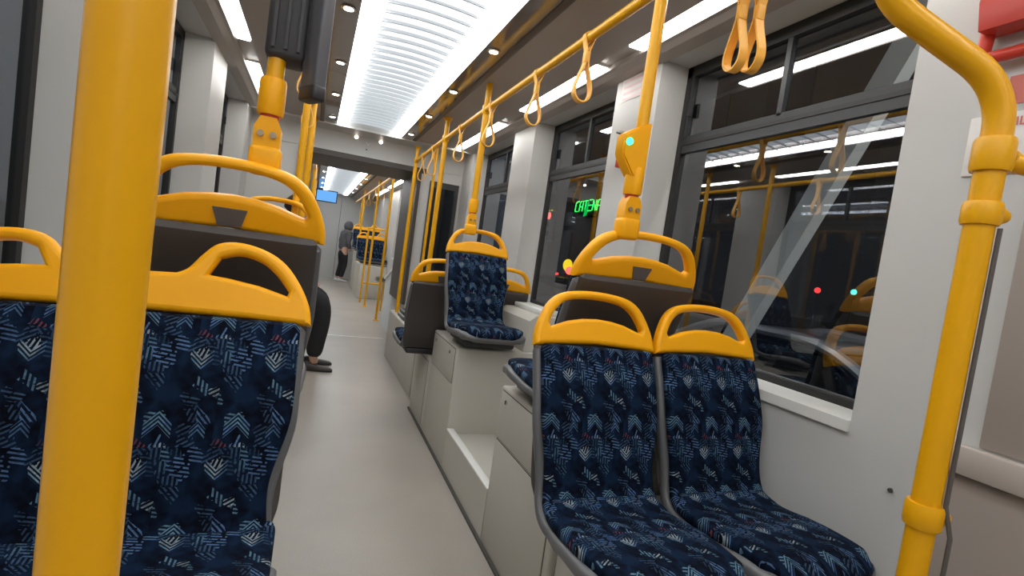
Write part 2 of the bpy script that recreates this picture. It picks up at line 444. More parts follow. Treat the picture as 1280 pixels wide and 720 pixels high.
# ---------------------------------------------------------------- pods (boxes the seats stand on)
def pod(name, label, x0, x1, y0, y1, z1, doors, side, z0=0.0):
    """doors: list of (y0,y1,z0,z1,[lock ys]) on the aisle face; side=-1: aisle face at x0, +1: at x1"""
    r = thing(name, label, 'seat box', (0, 0, 0))
    bm = bmesh.new(); bx(bm, x0, x1, y0, y1, z0, z1, .012, 3); obj('body', bm, M['pod'], r)
    xf = x0 if side < 0 else x1
    for (a, b, c, d, locks) in doors:
        s = side
        fr = box('door_gap', min(xf, xf+s*.001), max(xf, xf+s*.001), a, b, c, d, M['seam'], r)
        dr = box('access_door', min(xf, xf+s*.004), max(xf, xf+s*.004), a+.004, b-.004, c+.004, d-.004, M['pod_door'], r, .0015)
        for ly in locks:
            bm = bmesh.new(); cyl(bm, (xf+s*.003, ly, d-.04), (xf+s*.010, ly, d-.04), .010)
            lk = obj('lock', bm, M['metal'], dr)
            bm = bmesh.new(); bx(bm, min(xf+s*.009, xf+s*.012), max(xf+s*.009, xf+s*.012), ly-.002, ly+.002, d-.048, d-.032)
            obj('key_slot', bm, M['black'], lk)
    return r
XR, XL = 1.53, -.71
ax = .85; al = -.035
pod('seat_pod', 'light grey locked box under the raised seat behind the near right pair', ax, XR-.002, 1.46, 2.10, .735, [(1.50, 2.075, .505, .72, [2.012]), (1.50, 2.075, .02, .50, [])], -1)
pod('seat_pod', 'low light grey box below the near right pair of patterned seats', ax+.02, XR-.002, .80, 1.455, .53, [(.82, 1.44, .02, .50, [])], -1)
pod('seat_pod', 'tall light grey box with two locks carrying the raised single seat', ax, XR-.002, 2.87, 3.48, .735, [(2.90, 3.46, .51, .722, [3.376, 3.004])], -1)
pod('seat_pod', 'low light grey box under the far side dark-backed pair', ax, XR-.002, 3.485, 4.00, .53, [(3.55, 3.95, .03, .49, [])], -1)
pod('seat_pod', 'light grey box under the raised left seat', XL+.002, al, 1.40, 2.10, .732, [(1.45, 2.05, .505, .715, [])], 1)
pod('seat_pod', 'low light grey box below the near double seat', XL+.002, al-.02, .70, 1.395, .545, [], 1)
pod('seat_pod', 'light grey box under the further left seat with yellow handle', XL+.002, al, 2.87, 3.48, .735, [], 1)
pod('seat_pod', 'low light grey box between the dark-backed pair and the bulkhead', .885, XR-.002, 4.005, 5.895, .53, [(4.2, 5.0, .03, .49, [])], -1)
fc = thing('flip_seat', 'low dark flip seat cushion on the box before the bulkhead', 'seat', (1.12, 5.28, .53))
bm = bmesh.new(); bx(bm, -.20, .20, -.18, .18, .03, .085, .02, 3); obj('cushion', bm, M['black'], fc)
bm = bmesh.new(); bx(bm, -.215, .215, -.195, .195, .0, .045, .014, 3); obj('rim', bm, M['rim'], fc)
st_obj_ = None
bm = bmesh.new(); bx(bm, .836, .849, -2.0, 4.0, 0, .014)
_o = obj('trim_20', bm, M['seam']); _o['kind'] = 'structure'
# footwell step between the two right boxes
st = thing('footwell_step', 'recessed grey step with pale edge strip between the two seat boxes', 'step')
box('riser', ax, ax+.02, 2.101, 2.869, 0, .25, M['pod'], st)
box('tread', ax+.02, XR-.002, 2.101, 2.869, 0, .215, M['pod_door'], st)
box('edge_strip', ax-.001, ax+.040, 2.102, 2.868, .240, .251, M['sill'], st, .002)
# wall side console behind the single seat's footwell
cs = thing('wall_console', 'white box shaped ledge along the wall beside the raised single seat', 'console')
bm = bmesh.new(); prism(bm, [(1.27, .736), (XR-.002, .736), (XR-.002, .965), (1.33, .965), (1.29, .93)], 1, 2.88, 3.47)
obj('body', bm, M['pod'], cs)
box('cap', 1.38, XR-.004, 2.95, 3.40, .965, 1.0, M['sill'], cs, .008)

# ---------------------------------------------------------------- room shell
def st_obj(o): o['kind'] = 'structure'; return o
YB, YF = -3.0, 5.92      # rear end and gangway of this car
Y2, YE = 7.0, 15.9       # second car
H = 2.41
st_obj(box('floor', -1.0, 1.82, YB, YE, -.08, 0, M['floor']))
# windows: (y0,y1)
winsR = [(-2.4, -.9), (1.01, 2.25), (2.66, 3.84), (4.30, 5.55)]
winsL = [(-2.4, -.9), (.75, 2.13), (2.60, 3.82), (4.30, 5.50)]
wn = [0]
def wall(side, y0, y1, wins, nm):
    xi = XR if side > 0 else XL; xg = 1.70 if side > 0 else -.88; s = side
    def B(bm, a, b, *r): bx(bm, min(a, b), max(a, b), *r)
    bm = bmesh.new()
    B(bm, xi, xi+s*.20, y0, y1, 0, .93)                    # lower panel
    B(bm, xi, xi+s*.20, y0, y1, 2.40, 2.52)
    ys = [y0] + [v for w_ in wins for v in w_] + [y1]
    for a, b in zip(ys[::2], ys[1::2]):
        if b-a > .02: B(bm, xi, xi+s*.20, a, b, .93, 2.40)   # pillars
    w = st_obj(obj(nm, bm, M['wall'])) 
    for (a, b) in wins:
        wn[0] += 1
        root = bpy.data.objects.new('window_%d' % wn[0], None); link(root); st_obj(root)
        bm = bmesh.new(); B(bm, xi-s*.012, xg, a+.001, b-.001, .931, .965)
        obj('window_sill', bm, M['sill'], root)
        f = bmesh.new(); x0, x1 = xg-s*.005, xg+s*.03
        for q in ((a, a+.035, .965, 2.398), (b-.035, b, .965, 2.398), (a, b, .965, .99), (a, b, 2.345, 2.398)):
            B(f, x0, x1, *q)
        obj('window_rubber', f, M['rubber'], root)
        f = bmesh.new(); x0, x1 = xg-s*.002, xg+s*.02
        for q in ((a+.035, a+.055, 2.03, 2.345), (b-.055, b-.035, 2.03, 2.345), (a+.035, b-.035, 1.955, 2.02), ((a+b)/2-.012, (a+b)/2+.012, 2.03, 2.345), (a+.035, b-.035, 2.02, 2.04)):
            B(f, x0, x1, *q)
        obj('window_frame', f, M['frame'], root)
        f = bmesh.new(); B(f, xg-s*.006, xg+s*.01, a+.035, b-.035, 1.995, 2.012); obj('transom_seal', f, M['rubber'], root)
        for yy in (b-.075, a+.055):
            f = bmesh.new(); B(f, xg-s*.018, xg-s*.002, yy, yy+.02, 2.14, 2.21)
            obj('latch', f, M['black'], root)
        f = bmesh.new(); B(f, xg+s*.012, xg+s*.016, a+.03, b-.03, .98, 2.35)
        obj('window_pane', f, M['glass'], root)
    return w
wall(1, YB, YF, winsR, 'wall_right')
wall(-1, YB, YF, winsL, 'wall_left')
# ledge of the panel next to the camera, right
st_obj(box('trim_1', XR-.03, XR-.001, -.85, .765, .935, 1.005, M['beige_light'], None, .006))
st_obj(box('trim_2', XR-.006, XR-.001, -.85, .765, .40, .93, M['beige'], None, .002))
st_obj(box('trim_3', XR-.006, XR-.001, -.85, .70, 1.01, 1.80, M['beige'], None, .002))
# rear wall
bm = bmesh.new(); bx(bm, -1.0, 1.82, YB-.1, YB, 0, 2.5); st_obj(obj('wall_rear', bm, M['wall']))
# ceilings ---------------------------------------------------------------
CX = .41
def ceiling(y0, y1, nm, boxed=True):
    bm = bmesh.new()
    for s in (-1, 1):
        def B(a, b, z0, z1): bx(bm, min(CX+s*a, CX+s*b), max(CX+s*a, CX+s*b), y0, y1, z0, z1)
        B(.485, .90, 2.405, 2.47); B(1.0, 1.40, 2.405, 2.47); B(.90, 1.0, 2.43, 2.47)
        # soft bulge between lamp strip and wall
        prism(bm, [(CX+s*1.005, 2.41), (CX+s*1.13, 2.41), (CX+s*1.13, 2.385), (CX+s*1.06, 2.393)], 1, y0, y1)
    bx(bm, CX-.33, CX+.33, y0, y1, 2.47, 2.52)
    return st_obj(obj(nm, bm, M['ceil'], None, None, False))
ceiling(YB, YF-.25, 'ceiling')
ceiling(Y2, YE, 'ceiling_second_car')
def gloss(y0, y1, nm, i):
    for s in (-1, 1):
        bm = bmesh.new(); bx(bm, min(CX+s*.325, CX+s*.445), max(CX+s*.325, CX+s*.445), y0, y1, 2.40, 2.47)
        o = st_obj(obj('trim_%d' % (i+(s > 0)), bm, M['gloss']))
        bm = bmesh.new(); bx(bm, min(CX+s*.445, CX+s*.485), max(CX+s*.445, CX+s*.485), y0, y1, 2.392, 2.47, .006)
        obj('dark_step', bm, M['darkline'], o)
gloss(YB, YF-.25, '', 10); gloss(Y2, YE, '', 12)

# long ceiling lamps with lamellas
def light_panel(y0, y1, label):
    r = thing('light_panel', label, 'ceiling lamp', (0, 0, 0), 0)
    for s in (-1, 1):
        bm = bmesh.new(); bx(bm, min(CX+s*.215, CX+s*.322), max(CX+s*.215, CX+s*.322), y0, y1, 2.405, 2.42)
        obj('edge_tube', bm, M['led_edge'], r)
    bm = bmesh.new(); bx(bm, CX-.213, CX+.213, y0, y1, 2.455, 2.465); obj('diffuser', bm, M['led_mid'], r)
    bm = bmesh.new()
    p = .115; n = int((y1-y0)/p)
    for i in range(n):
        y = y0+(i+.5)*p
        # one wavy lamella: arched across the lamp, leaning blade
        m = 10; a = []; b = []
        for k in range(m+1):
            u = -1+2*k/m; x = CX+u*.214; z = 2.402+.012*(1-u*u)
            a.append((x, y-.022, z)); b.append((x, y+.040, z+.040))
        va = [bm.verts.new(q) for q in a]; vb = [bm.verts.new(q) for q in b]
        va2 = [bm.verts.new((q[0], q[1]+.006, q[2]+.0)) for q in a]; vb2 = [bm.verts.new((q[0], q[1]+.006, q[2])) for q in b]
        for k in range(m):
            bm.faces.new((va[k], va[k+1], vb[k+1], vb[k])); bm.faces.new((va2[k], vb2[k], vb2[k+1], va2[k+1]))
            bm.faces.new((va[k], va2[k], va2[k+1], va[k+1])); bm.faces.new((vb[k], vb[k+1], vb2[k+1], vb2[k]))
    obj('lamellas', bm, M['slat'], r)
    return r
light_panel(.0, 5.60, 'long white lamella ceiling lamp over the near aisle')
light_panel(-2.9, -.1, 'white lamella ceiling lamp over the rear of the car')
light_panel(7.3, 15.4, 'long white ceiling lamp beyond the bulkhead in the far car')
# side strip lamps
def strip(side, y0, y1, label, grp):
    x = CX+side*.95
    r = thing('strip_lamp', label, 'strip lamp', (x, (y0+y1)/2, 2.43), 0, grp)
    hl = (y1-y0)/2
    bm = bmesh.new(); bx(bm, -.045, .045, -hl-.01, hl+.01, -.012, .0); obj('housing', bm, M['white'], r)
    bm = bmesh.new(); bx(bm, -.040, .040, -hl, hl, -.026, -.0125, .006); obj('diffuser', bm, M['strip'], r)
for s, nm in ((1, 'right'), (-1, 'left')):
    segs = [(-2.6, -1.4, 'far behind the near seats'), (-.9, .35, 'level with the nearest pole'), (.8, 2.25, 'over the near seats'), (2.58, 3.70, 'over the raised single seat'), (4.2, 5.57, 'closest to the bulkhead')]
    for a, b, w_ in segs:
        strip(s, a, b, 'white strip lamp on the %s ceiling side, %s' % (nm, w_), 'strip lamps along the %s ceiling' % nm)
    for a, b, w_ in [(7.3, 9.0, 'beyond the bulkhead'), (9.5, 11.2, 'halfway'), (11.7, 13.6, 'near the end wall')]:
        strip(s, a, b, 'white strip lamp, far car %s ceiling side, %s' % (nm, w_), 'strip lamps in the far car')
# spotlights
sp = thing('ceiling_spotlight', 'x', 'spotlight', (0, 0, 0))
bm = bmesh.new(); lathe(bm, [(.030, 0), (.036, -.003), (.036, -.006), (.026, -.008)]); obj('ring', bm, M['metal'], sp)
bm = bmesh.new(); lathe(bm, [(.024, -.0045), (.024, -.009), (.015, -.0105)]); obj('lens', bm, M['spot'], sp)
first = True
ordn = ['first', 'second', 'third', 'fourth', 'fifth', 'sixth', 'seventh']
for side, nm in ((1, 'right'), (-1, 'left')):
    x = CX+side*.378
    k = 0
    for y in (-2.4, -1.2, .0, 1.3, 2.75, 3.62, 4.45, 5.32):
        o = sp if first else copy_tree(sp); first = False
        o.location = (x, y, 2.40)
        if y < 1: o['label'] = 'small warm ceiling spotlight at %s over the rear of the car, %s from the back' % (nm, ordn[[-2.4, -1.2, .0].index(y)])
        else:
            o['label'] = 'small warm ceiling spotlight, %s from the camera in the %s brown strip' % (ordn[k], nm); k += 1
        o['group'] = 'spotlights in the %s brown ceiling strip' % nm
    for k2, y in enumerate((8.2, 9.2, 10.2, 11.4, 12.6, 13.9)):
        o = copy_tree(sp); o.location = (x, y, 2.40)
        o['label'] = 'tiny %s ceiling spotlight in the far car, %s beyond the bulkhead' % (nm, ordn[k2]); o['group'] = 'far car spotlights'

# ---------------------------------------------------------------- bulkhead + gangway
bm = bmesh.new()
prof = [(5.62, 2.50), (5.62, 2.405), (5.80, 2.40), (5.88, 2.37), (5.91, 2.31), (5.92, 2.17), (6.10, 2.17), (6.10, 2.50)]
prism(bm, prof, 0, -1.0, 1.82)
bh = st_obj(obj('wall_bulkhead', bm, M['wall']))
bm = bmesh.new(); bx(bm, -.25, 1.1, 5.915, 6.95, 2.115, 2.17); st_obj(obj('ceiling_gangway', bm, M['darkline']))
bm = bmesh.new(); prism(bm, [(-1.0, 5.615), (1.82, 5.615), (1.82, 5.63), (-1.0, 5.63)], 2, 2.385, 2.404); st_obj(obj('trim_14', bm, M['sill']))
bm = bmesh.new()
bx(bm, 1.05, 1.82, 5.93, 6.00, 0, 2.17); bx(bm, -1.0, -.25, 5.93, 6.00, 0, 2.17)
bx(bm, 1.05, 1.12, 6.0, 6.98, 0, 2.17); bx(bm, -.32, -.25, 6.0, 6.98, 0, 2.17)
bx(bm, 1.05, 1.82, 6.95, 7.0, 0, 2.45); bx(bm, -1.0, -.25, 6.95, 7.0, 0, 2.45); bx(bm, -1, 1.82, 6.95, 7.0, 2.17, 2.5)
st_obj(obj('wall_gangway', bm, M['wall']))
st_obj(box('trim_15', 1.01, 1.049, 5.90, 6.96, .6, 2.115, M['darkline']))
st_obj(box('trim_16', -.249, -.21, 5.90, 6.96, .3, 2.115, M['darkline']))
st_obj(box('trim_17', -.2, 1.0, 6.84, 6.88, 0, .004, M['sill']))
for x in (.30, .56):
    bm = bmesh.new(); lathe(bm, [(.018, 0), (.020, -.004), (.012, -.008)]);
    o = obj('bulkhead_spotlight', bm, M['spot']); o.location = (x, 5.893, 2.355); o.rotation_euler = (-.9, 0, 0)
    tag(o, 'warm spotlight on the bulkhead, %s of the triangular badge' % ('left' if x < .4 else 'right'), 'spotlight', 'bulkhead spotlights')
bm = bmesh.new(); tube(bm, [(-.035, 0, .02), (.035, 0, .02), (0, 0, -.028), (-.035, 0, .02)], .005, 8)
o = tag(obj('triangle_badge', bm, M['white']), 'small white triangular badge between the bulkhead spotlights', 'badge'); o.location = (.43, 5.905, 2.325)
bm = bmesh.new(); lathe(bm, [(.008, 0), (.008, .01)], 12)
o = tag(obj('bulkhead_sensor', bm, M['black']), 'tiny dark dot sensor on the bulkhead below the badge', 'sensor'); o.location = (.42, 5.921, 2.25); o.rotation_euler = (PI/2, 0, 0)

# right side narrow wall with dark door between last window and gangway
dr = bpy.data.objects.new('door_1', None); link(dr); st_obj(dr)
box('door_leaf', 1.16, 1.50, 5.905, 5.928, .05, 2.05, M['frame'], dr)
box('door_glass', 1.20, 1.46, 5.898, 5.906, .95, 1.98, M['car_glass'], dr)

# second car shell
winsR2 = [(7.7, 8.9), (9.5, 10.8), (12.1, 13.4)]
wall(1, Y2, YE, winsR2, 'wall_right_second_car')
wall(-1, Y2, YE, [(7.6, 8.8), (9.5, 10.8), (12.1, 13.4)], 'wall_left_second_car')
bm = bmesh.new(); bx(bm, -1.0, 1.82, YE, YE+.1, 0, 2.5); ew = st_obj(obj('wall_end', bm, M['wall']))
box('panel_seam', -.1, -.09, YE-.004, YE, .02, 2.3, M['frame'], ew); box('panel_seam', .62, .63, YE-.004, YE, .02, 2.3, M['frame'], ew)
tv = thing('ceiling_monitor', 'flat monitor with bright blue screen hanging at the far end wall', 'monitor', (.18, 14.6, 2.24))
bm = bmesh.new(); bx(bm, -.27, .27, -.02, .02, -.16, .16, .01); obj('bezel', bm, M['black'], tv)
box('screen', -.245, .245, -.024, -.02, -.135, .135, M['screen'], tv)
box('bracket', -.03, .03, 0, .03, .15, .23, M['frame'], tv)
tv.rotation_euler = (0, 0, 0)

# sloped side parapet near the gangway
pp = thing('side_parapet', 'grey side panel with white sloping top rail right of the gangway', 'partition')
bm = bmesh.new(); prism(bm, [(7.02, 0), (8.15, 0), (8.15, .70), (7.02, 1.0)], 0, 1.10, 1.30); obj('panel', bm, M['beam'], pp)
bm = bmesh.new(); prism(bm, [(7.02, 1.0), (8.17, .70), (8.17, .74), (7.02, 1.04)], 0, 1.08, 1.32); obj('top_rail', bm, M['white'], pp)
# sloping grey trim from the last window down to the gangway in this car
pq = thing('door_screen', 'low grey screen with white sloping edge beside the bulkhead door', 'partition')
bm = bmesh.new(); prism(bm, [(5.0, .532), (5.88, .532), (5.88, .80), (5.0, 1.10)], 0, 1.36, 1.40); obj('panel', bm, M['wall'], pq)
bm = bmesh.new(); tube(bm, [(1.38, 4.99, 1.115), (1.38, 5.885, .815)], .018, 10); obj('top_edge', bm, M['white'], pq)

# ---------------------------------------------------------------- poles, rails, straps
PR = .0205
def collar(bm, x, y, z0, z1, r=.03):
    lathe(bm, [(r*.92, z0), (r, z0+.008), (r, z1-.008), (r*.92, z1)], 20, (x, y, 0))
def clamp_parts(root, x, y, z):
    """bolted clamp that grips a seat handle; x,y local"""
    bm = bmesh.new(); bx(bm, x-.036, x+.036, y-.03, y+.03, z-.035, z+.035, .012, 3)
    prism(bm, [(x-.030, z+.03), (x+.030, z+.03), (x+.030, z+.08), (x+.018, z+.105), (x-.018, z+.105), (x-.030, z+.08)], 1, y-.024, y+.024)
    c = obj('handle_clamp', bm, M['yellow'], root)
    for dx in (-.014, .014):
        bm = bmesh.new(); cyl(bm, (x+dx, y-.026, z+.062), (x+dx, y-.031, z+.062), .008, None, 12); obj('bolt', bm, M['bolt'], c)
    bm = bmesh.new(); lathe(bm, [(.020, z+.095), (.022, z+.10), (.022, z+.12)], 16, (x, y, 0)); obj('seal', bm, M['red'], c)
    bm = bmesh.new(); collar(bm, x, y, z+.112, z+.20, .031); obj('collar', bm, M['yellow'], root)
RX, RZ = .95, 2.235
g = thing('grab_pole', 'yellow pole rising from the raised seat behind the near right pair', 'grab pole')
bm = bmesh.new(); tube(bm, [(.953, 1.462, 1.60), (.953, 1.462, 2.20), (.953, 1.462, 2.41)], PR, 16); obj('pole', bm, M['yellow_pole'], g)
clamp_parts(g, .953, 1.462, 1.450)
bm = bmesh.new(); prism(bm, [(.975, 1.615), (.975, 1.80), (.925, 1.775), (.88, 1.745), (.88, 1.68), (.93, 1.615)], 1, 1.435, 1.489)
bmesh.ops.bevel(bm, geom=bm.edges[:], offset=.005, segments=2, affect='EDGES')
hb = obj('button_housing', bm, M['yellow'], g)
bm = bmesh.new(); cyl(bm, (.897, 1.437, 1.722), (.895, 1.428, 1.722), .0115); tag(obj('indicator_light', bm, M['cyan'], hb), 'round cyan light')
g = thing('grab_pole', 'yellow pole rising from the handle of the raised single seat', 'grab pole')
bm = bmesh.new(); tube(bm, [(.948, 3.287, 1.60), (.948, 3.287, 2.405)], PR, 14); obj('pole', bm, M['yellow_pole'], g)
clamp_parts(g, .948, 3.287, 1.450)
g = thing('grab_pole', 'yellow pole rising from the raised left seat into a dark monitor box', 'grab pole')
bm = bmesh.new(); tube(bm, [(-.133, 1.43, 1.60), (-.128, 1.43, 2.405)], PR, 16); obj('pole', bm, M['yellow_pole'], g)
clamp_parts(g, -.134, 1.43, 1.452)
def floor_pole(x, y, label, z1=2.41, grp=None, r=PR, z0=0):
    g = thing('grab_pole', label, 'grab pole', (x, y, 0), 0, grp)
    bm = bmesh.new(); tube(bm, [(0, 0, z0), (0, 0, z1-.0)], r, 14); obj('pole', bm, M['yellow_pole'], g)
    if z0 == 0:
        bm = bmesh.new(); lathe(bm, [(.045, 0), (.045, .006), (.03, .02)], 16); obj('floor_flange', bm, M['yellow_pole'], g)
    bm = bmesh.new(); lathe(bm, [(.028, z1-.03), (.038, z1-.002)], 16); obj('ceiling_flange', bm, M['yellow_pole'], g)
    return g
g = floor_pole(-.109, .36, 'thick yellow pole closest to the camera at left', 2.405)
bm = bmesh.new(); collar(bm, 0, 0, 1.78, 1.80, .024); obj('joint_ring', bm, M['yellow_pole'], g)
floor_pole(.94, 4.38, 'yellow pole in front of the last window pillar, right side', 2.405, z0=.532)
floor_pole(.935, 5.70, 'yellow pole in front of the dark door, right side, near the bulkhead', 2.36, z0=.532)
floor_pole(1.13, 5.62, 'thin yellow pole between the bulkhead pole and the dark door', 2.405, r=.016, z0=.532)
for y, t in ((3.36, 'behind the raised left seat'), (4.1, 'middle of the left aisle row'), (4.72, 'beyond the middle left pole'), (5.55, 'closest to the bulkhead on the left')):
    floor_pole(-.125-(.0 if y != 4.1 else -.02), y, 'yellow pole of the left cluster, ' + t, 2.40, z0=.746 if y < 3.5 else 0)
# overhead rails
r = thing('overhead_rail', 'long yellow overhead rail on the right carrying the hanging straps', 'rail')
bm = bmesh.new(); tube(bm, [(RX, 1.462, RZ), (RX-.005, 3.287, RZ), (.94, 4.38, RZ-.01), (.937, 5.70, RZ-.03)], PR*.92, 14); obj('tube', bm, M['yellow_pole'], r)
for (x, y, z) in ((RX+.003, 1.462, RZ), (.948, 3.287, RZ), (.94, 4.38, RZ-.01), (.936, 5.69, RZ-.03)):
    bm = bmesh.new(); lathe(bm, [(.024, -.03), (.029, -.022), (.029, .022), (.024, .03)], 16, (x, y, z)); obj('rail_joint', bm, M['yellow_pole'], r)
# rail crossing to the near wall pole
r = thing('overhead_rail', 'short yellow overhead rail crossing toward the near wall pole with two straps', 'rail')
bm = bmesh.new(); tube(bm, [(.965, 1.455, RZ), (1.45, 1.10, RZ)], PR*.92, 14); obj('tube', bm, M['yellow_pole'], r)
bm = bmesh.new(); lathe(bm, [(.0, 0), (.04, .0), (.03, .02)], 16)
o = obj('wall_flange', bm, M['yellow_pole'], r); o.location = (1.46, 1.093, RZ); o.rotation_euler = (0, -PI/2, -.63)
r = thing('overhead_rail', 'yellow overhead rail on the left side above the pole cluster', 'rail')
bm = bmesh.new(); tube(bm, [(-.128, 1.43, 2.235), (-.125, 5.6, 2.20)], PR*.92, 14); obj('tube', bm, M['yellow_pole'], r)

def strap_mesh():
    root = thing('hanging_strap', 'x', 'hanging strap')
    w, t = .015, .0022
    def ribbon(bm, pts, w, t, closed=False):
        n = len(pts); rings = []
        for i, (x, z) in enumerate(pts):
            a = pts[(i-1) % n] if (closed or i) else pts[0]; b = pts[(i+1) % n] if (closed or i < n-1) else pts[-1]
            d = Vector((b[0]-a[0], 0, b[1]-a[1])).normalized(); nn = Vector((d.z, 0, -d.x))
            P = Vector((x, 0, z))
            rings.append([bm.verts.new(P+nn*t+Vector((0, w, 0))), bm.verts.new(P+nn*t-Vector((0, w, 0))), bm.verts.new(P-nn*t-Vector((0, w, 0))), bm.verts.new(P-nn*t+Vector((0, w, 0)))])
        for i in range(n if closed else n-1):
            a, b = rings[i], rings[(i+1) % n]
            for k in range(4): bm.faces.new((a[k], a[(k+1) % 4], b[(k+1) % 4], b[k]))
        if not closed: bm.faces.new(rings[0]); bm.faces.new(rings[-1][::-1])
        bmesh.ops.recalc_face_normals(bm, faces=bm.faces[:])
    half = [(.004, -.095), (.012, -.125), (.026, -.165), (.036, -.20), (.034, -.232), (.018, -.252)]
    loop = spline(half + [(0, -.257)] + [(-x, z) for x, z in reversed(half)], 4)
    bm = bmesh.new(); ribbon(bm, loop, w, t*1.4, True); obj('strap_loop', bm, M['strap'], root)
    top = [(.0055, -.10), (.006, -.05)] + [(.0225*math.cos(a), .0225*math.sin(a)) for a in [PI*k/10-PI*.2 for k in range(15)]] + [(-.006, -.05), (-.0055, -.10)]
    bm = bmesh.new(); ribbon(bm, top, w, t*1.2); obj('rail_sling', bm, M['strap'], root)
    bm = bmesh.new(); bx(bm, -.011, .011, -.014, .014, -.10, -.055, .003); obj('strap_sleeve', bm, M['strap'], root)
    return root
s0 = strap_mesh()
lst = [(RX, 1.94, RZ, 0, 'nearest of the straps on the long right rail'), (RX, 2.45, RZ, 0, 'second strap from the camera on the long right rail'),
       (RX-.004, 3.16, RZ, 0, 'strap just before the raised single seat pole on the right rail'), (.942, 3.87, RZ-.006, 0, 'strap just beyond the raised single seat pole on the right rail'),
       (.939, 4.82, RZ-.017, 0, 'strap beyond the pillar pole on the right rail'), (.938, 5.30, RZ-.024, 0, 'last strap before the bulkhead on the right rail'),
       (-.127, 2.1, 2.229, 0, 'strap behind the dark monitor box on the left rail'), (-.127, 2.9, 2.222, 0, 'strap in the middle of the left rail'),
       (-.126, 3.7, 2.216, 0, 'strap among the left pole cluster'), (-.126, 4.6, 2.208, 0, 'far strap on the left rail')]
big = []
dx, dy = .80, -.585
for i, (t, lb) in enumerate(((.235, 'left one of the two large straps hanging before the near window'), (.285, 'right one of the two large straps hanging before the near window'))):
    big.append((.965+.485*t/.6*1.0, 1.455-.355*t/.6*1.0, RZ, -.632-PI/2+.55, lb))
for i, (x, y, z, rz, lb) in enumerate(lst+big):
    o = s0 if i == 0 else copy_tree(s0)
    o.location = (x, y, z+.0); o.rotation_euler = (0, 0, rz)
    o['label'] = 'yellow hanging strap, ' + lb; o['group'] = 'hanging straps'

# near right bent pole
g = thing('wall_grab_pole', 'thick bent yellow pole at the right edge with three collars', 'grab pole')
px_, py_ = 1.215, .625
path = round_path([(px_, py_, .02), (px_, py_, 1.765), (.985, .75, 1.925), (.985, .75, 2.405)], .085, 8)
bm = bmesh.new(); tube(bm, path, .0255, 20); obj('pole', bm, M['yellow_pole'], g)
for z0, z1, rr in ((1.60, 1.665, .034), (1.495, 1.54, .033), (.875, .925, .034)):
    bm = bmesh.new(); collar(bm, px_, py_, z0, z1, rr)
    tube(bm, [(px_, py_, (z0+z1)/2), (px_+.03, py_-.012, (z0+z1)/2), (px_+.045, py_-.018, (z0+z1)/2)], [.02, .02, .012], 12)
    obj('collar', bm, M['yellow_pole'], g)
bm = bmesh.new(); tube(bm, [(px_+.03, py_-.01, 1.625), (1.36, .52, 1.60), (1.52, .40, 1.57)], .019, 14); obj('side_bar', bm, M['yellow_pole'], g)
bm = bmesh.new(); tube(bm, round_path([(1.25, .50, .45), (1.30, .50, .78), (1.45, .42, .86), (1.525, .38, .86)], .08), .019, 14)
tag(obj('wall_grip', bm, M['yellow_pole']), 'low yellow grip tube in the bottom right corner', 'grip')
bm = bmesh.new(); tube(bm, [(px_+.012, py_-.029, 1.49), (px_+.012, py_-.029, .93), (px_+.020, py_-.042, .87), (px_+.020, py_-.042, .76), (px_+.010, py_-.030, .60)], .0045, 8)
tag(obj('pole_cable', bm, M['cable']), 'thin dark cable running down behind the bent yellow pole', 'cable')

# monitor box on left pole
mo = thing('ceiling_display', 'dark display housing hanging around the left yellow pole at the top edge', 'display')
bm = bmesh.new(); bx(bm, -.160, -.070, 1.40, 1.50, 1.70, 2.33, .014, 3)
bx(bm, -.075, -.052, 1.41, 1.50, 1.69, 2.33, .006)
for k in range(3): bx(bm, -.145+k*.028, -.138+k*.028, 1.394, 1.402, 1.72, 2.33)
obj('rear_housing', bm, M['mon_dark'], mo)
bm = bmesh.new(); bx(bm, -.0, .066, -.016, .016, 1.635, 2.33, .006, 3)
sl = obj('display_slab', bm, M['mon_grey'], mo); sl.location = (-.062, 1.43, 0); sl.rotation_euler = (0, 0, -1.0)
bm = bmesh.new(); bx(bm, -.002, .068, -.018, .018, 1.612, 1.652, .008, 3)
sl = obj('display_lower_edge', bm, M['black'], mo); sl.location = (-.062, 1.43, 0); sl.rotation_euler = (0, 0, -1.0)
box('ceiling_bracket', -.16, -.06, 1.41, 1.49, 2.32, 2.404, M['mon_dark'], mo)

# ---------------------------------------------------------------- things on the pillars
em = thing('emergency_release', 'red emergency release unit on the wall in the top right corner', 'emergency handle', (XR-.001, .785, 2.10))
bm = bmesh.new(); bx(bm, -.02, 0, -.28, .05, -.085, .26, .01, 3); obj('plate', bm, M['red'], em)
bm = bmesh.new(); prism(bm, [(-.02, .10), (-.065, .06), (-.085, -.02), (-.070, -.085), (-.02, -.085)], 1, -.27, .045); obj('grip_hood', bm, M['red'], em)
bm = bmesh.new(); tube(bm, round_path([(-.02, .045, -.02), (-.035, .045, -.145), (-.035, -.25, -.145), (-.02, -.25, -.02)], .015), .015, 10); obj('pull_bar', bm, M['red'], em)
def text_mesh(name, body, size, mat, parent=None, loc=(0, 0, 0), rot=(0, 0, 0), ext=.001):
    cu = bpy.data.curves.new(name, 'FONT'); cu.body = body; cu.size = size; cu.extrude = ext; cu.align_x = 'CENTER'
    tmp = bpy.data.objects.new(name, cu); COL.objects.link(tmp); bpy.context.view_layer.update()
    me = bpy.data.meshes.new_from_object(tmp.evaluated_get(bpy.context.evaluated_depsgraph_get()))
    bpy.data.objects.remove(tmp); me.materials.clear(); me.materials.append(mat)
    o = bpy.data.objects.new(name, me); link(o, parent); o.location = loc; o.rotation_euler = rot; return o
text_mesh('lettering', 'essisies', .052, M['pinkpaper'], em, (-.024, -.11, .055), (PI/2, 0, -PI/2))
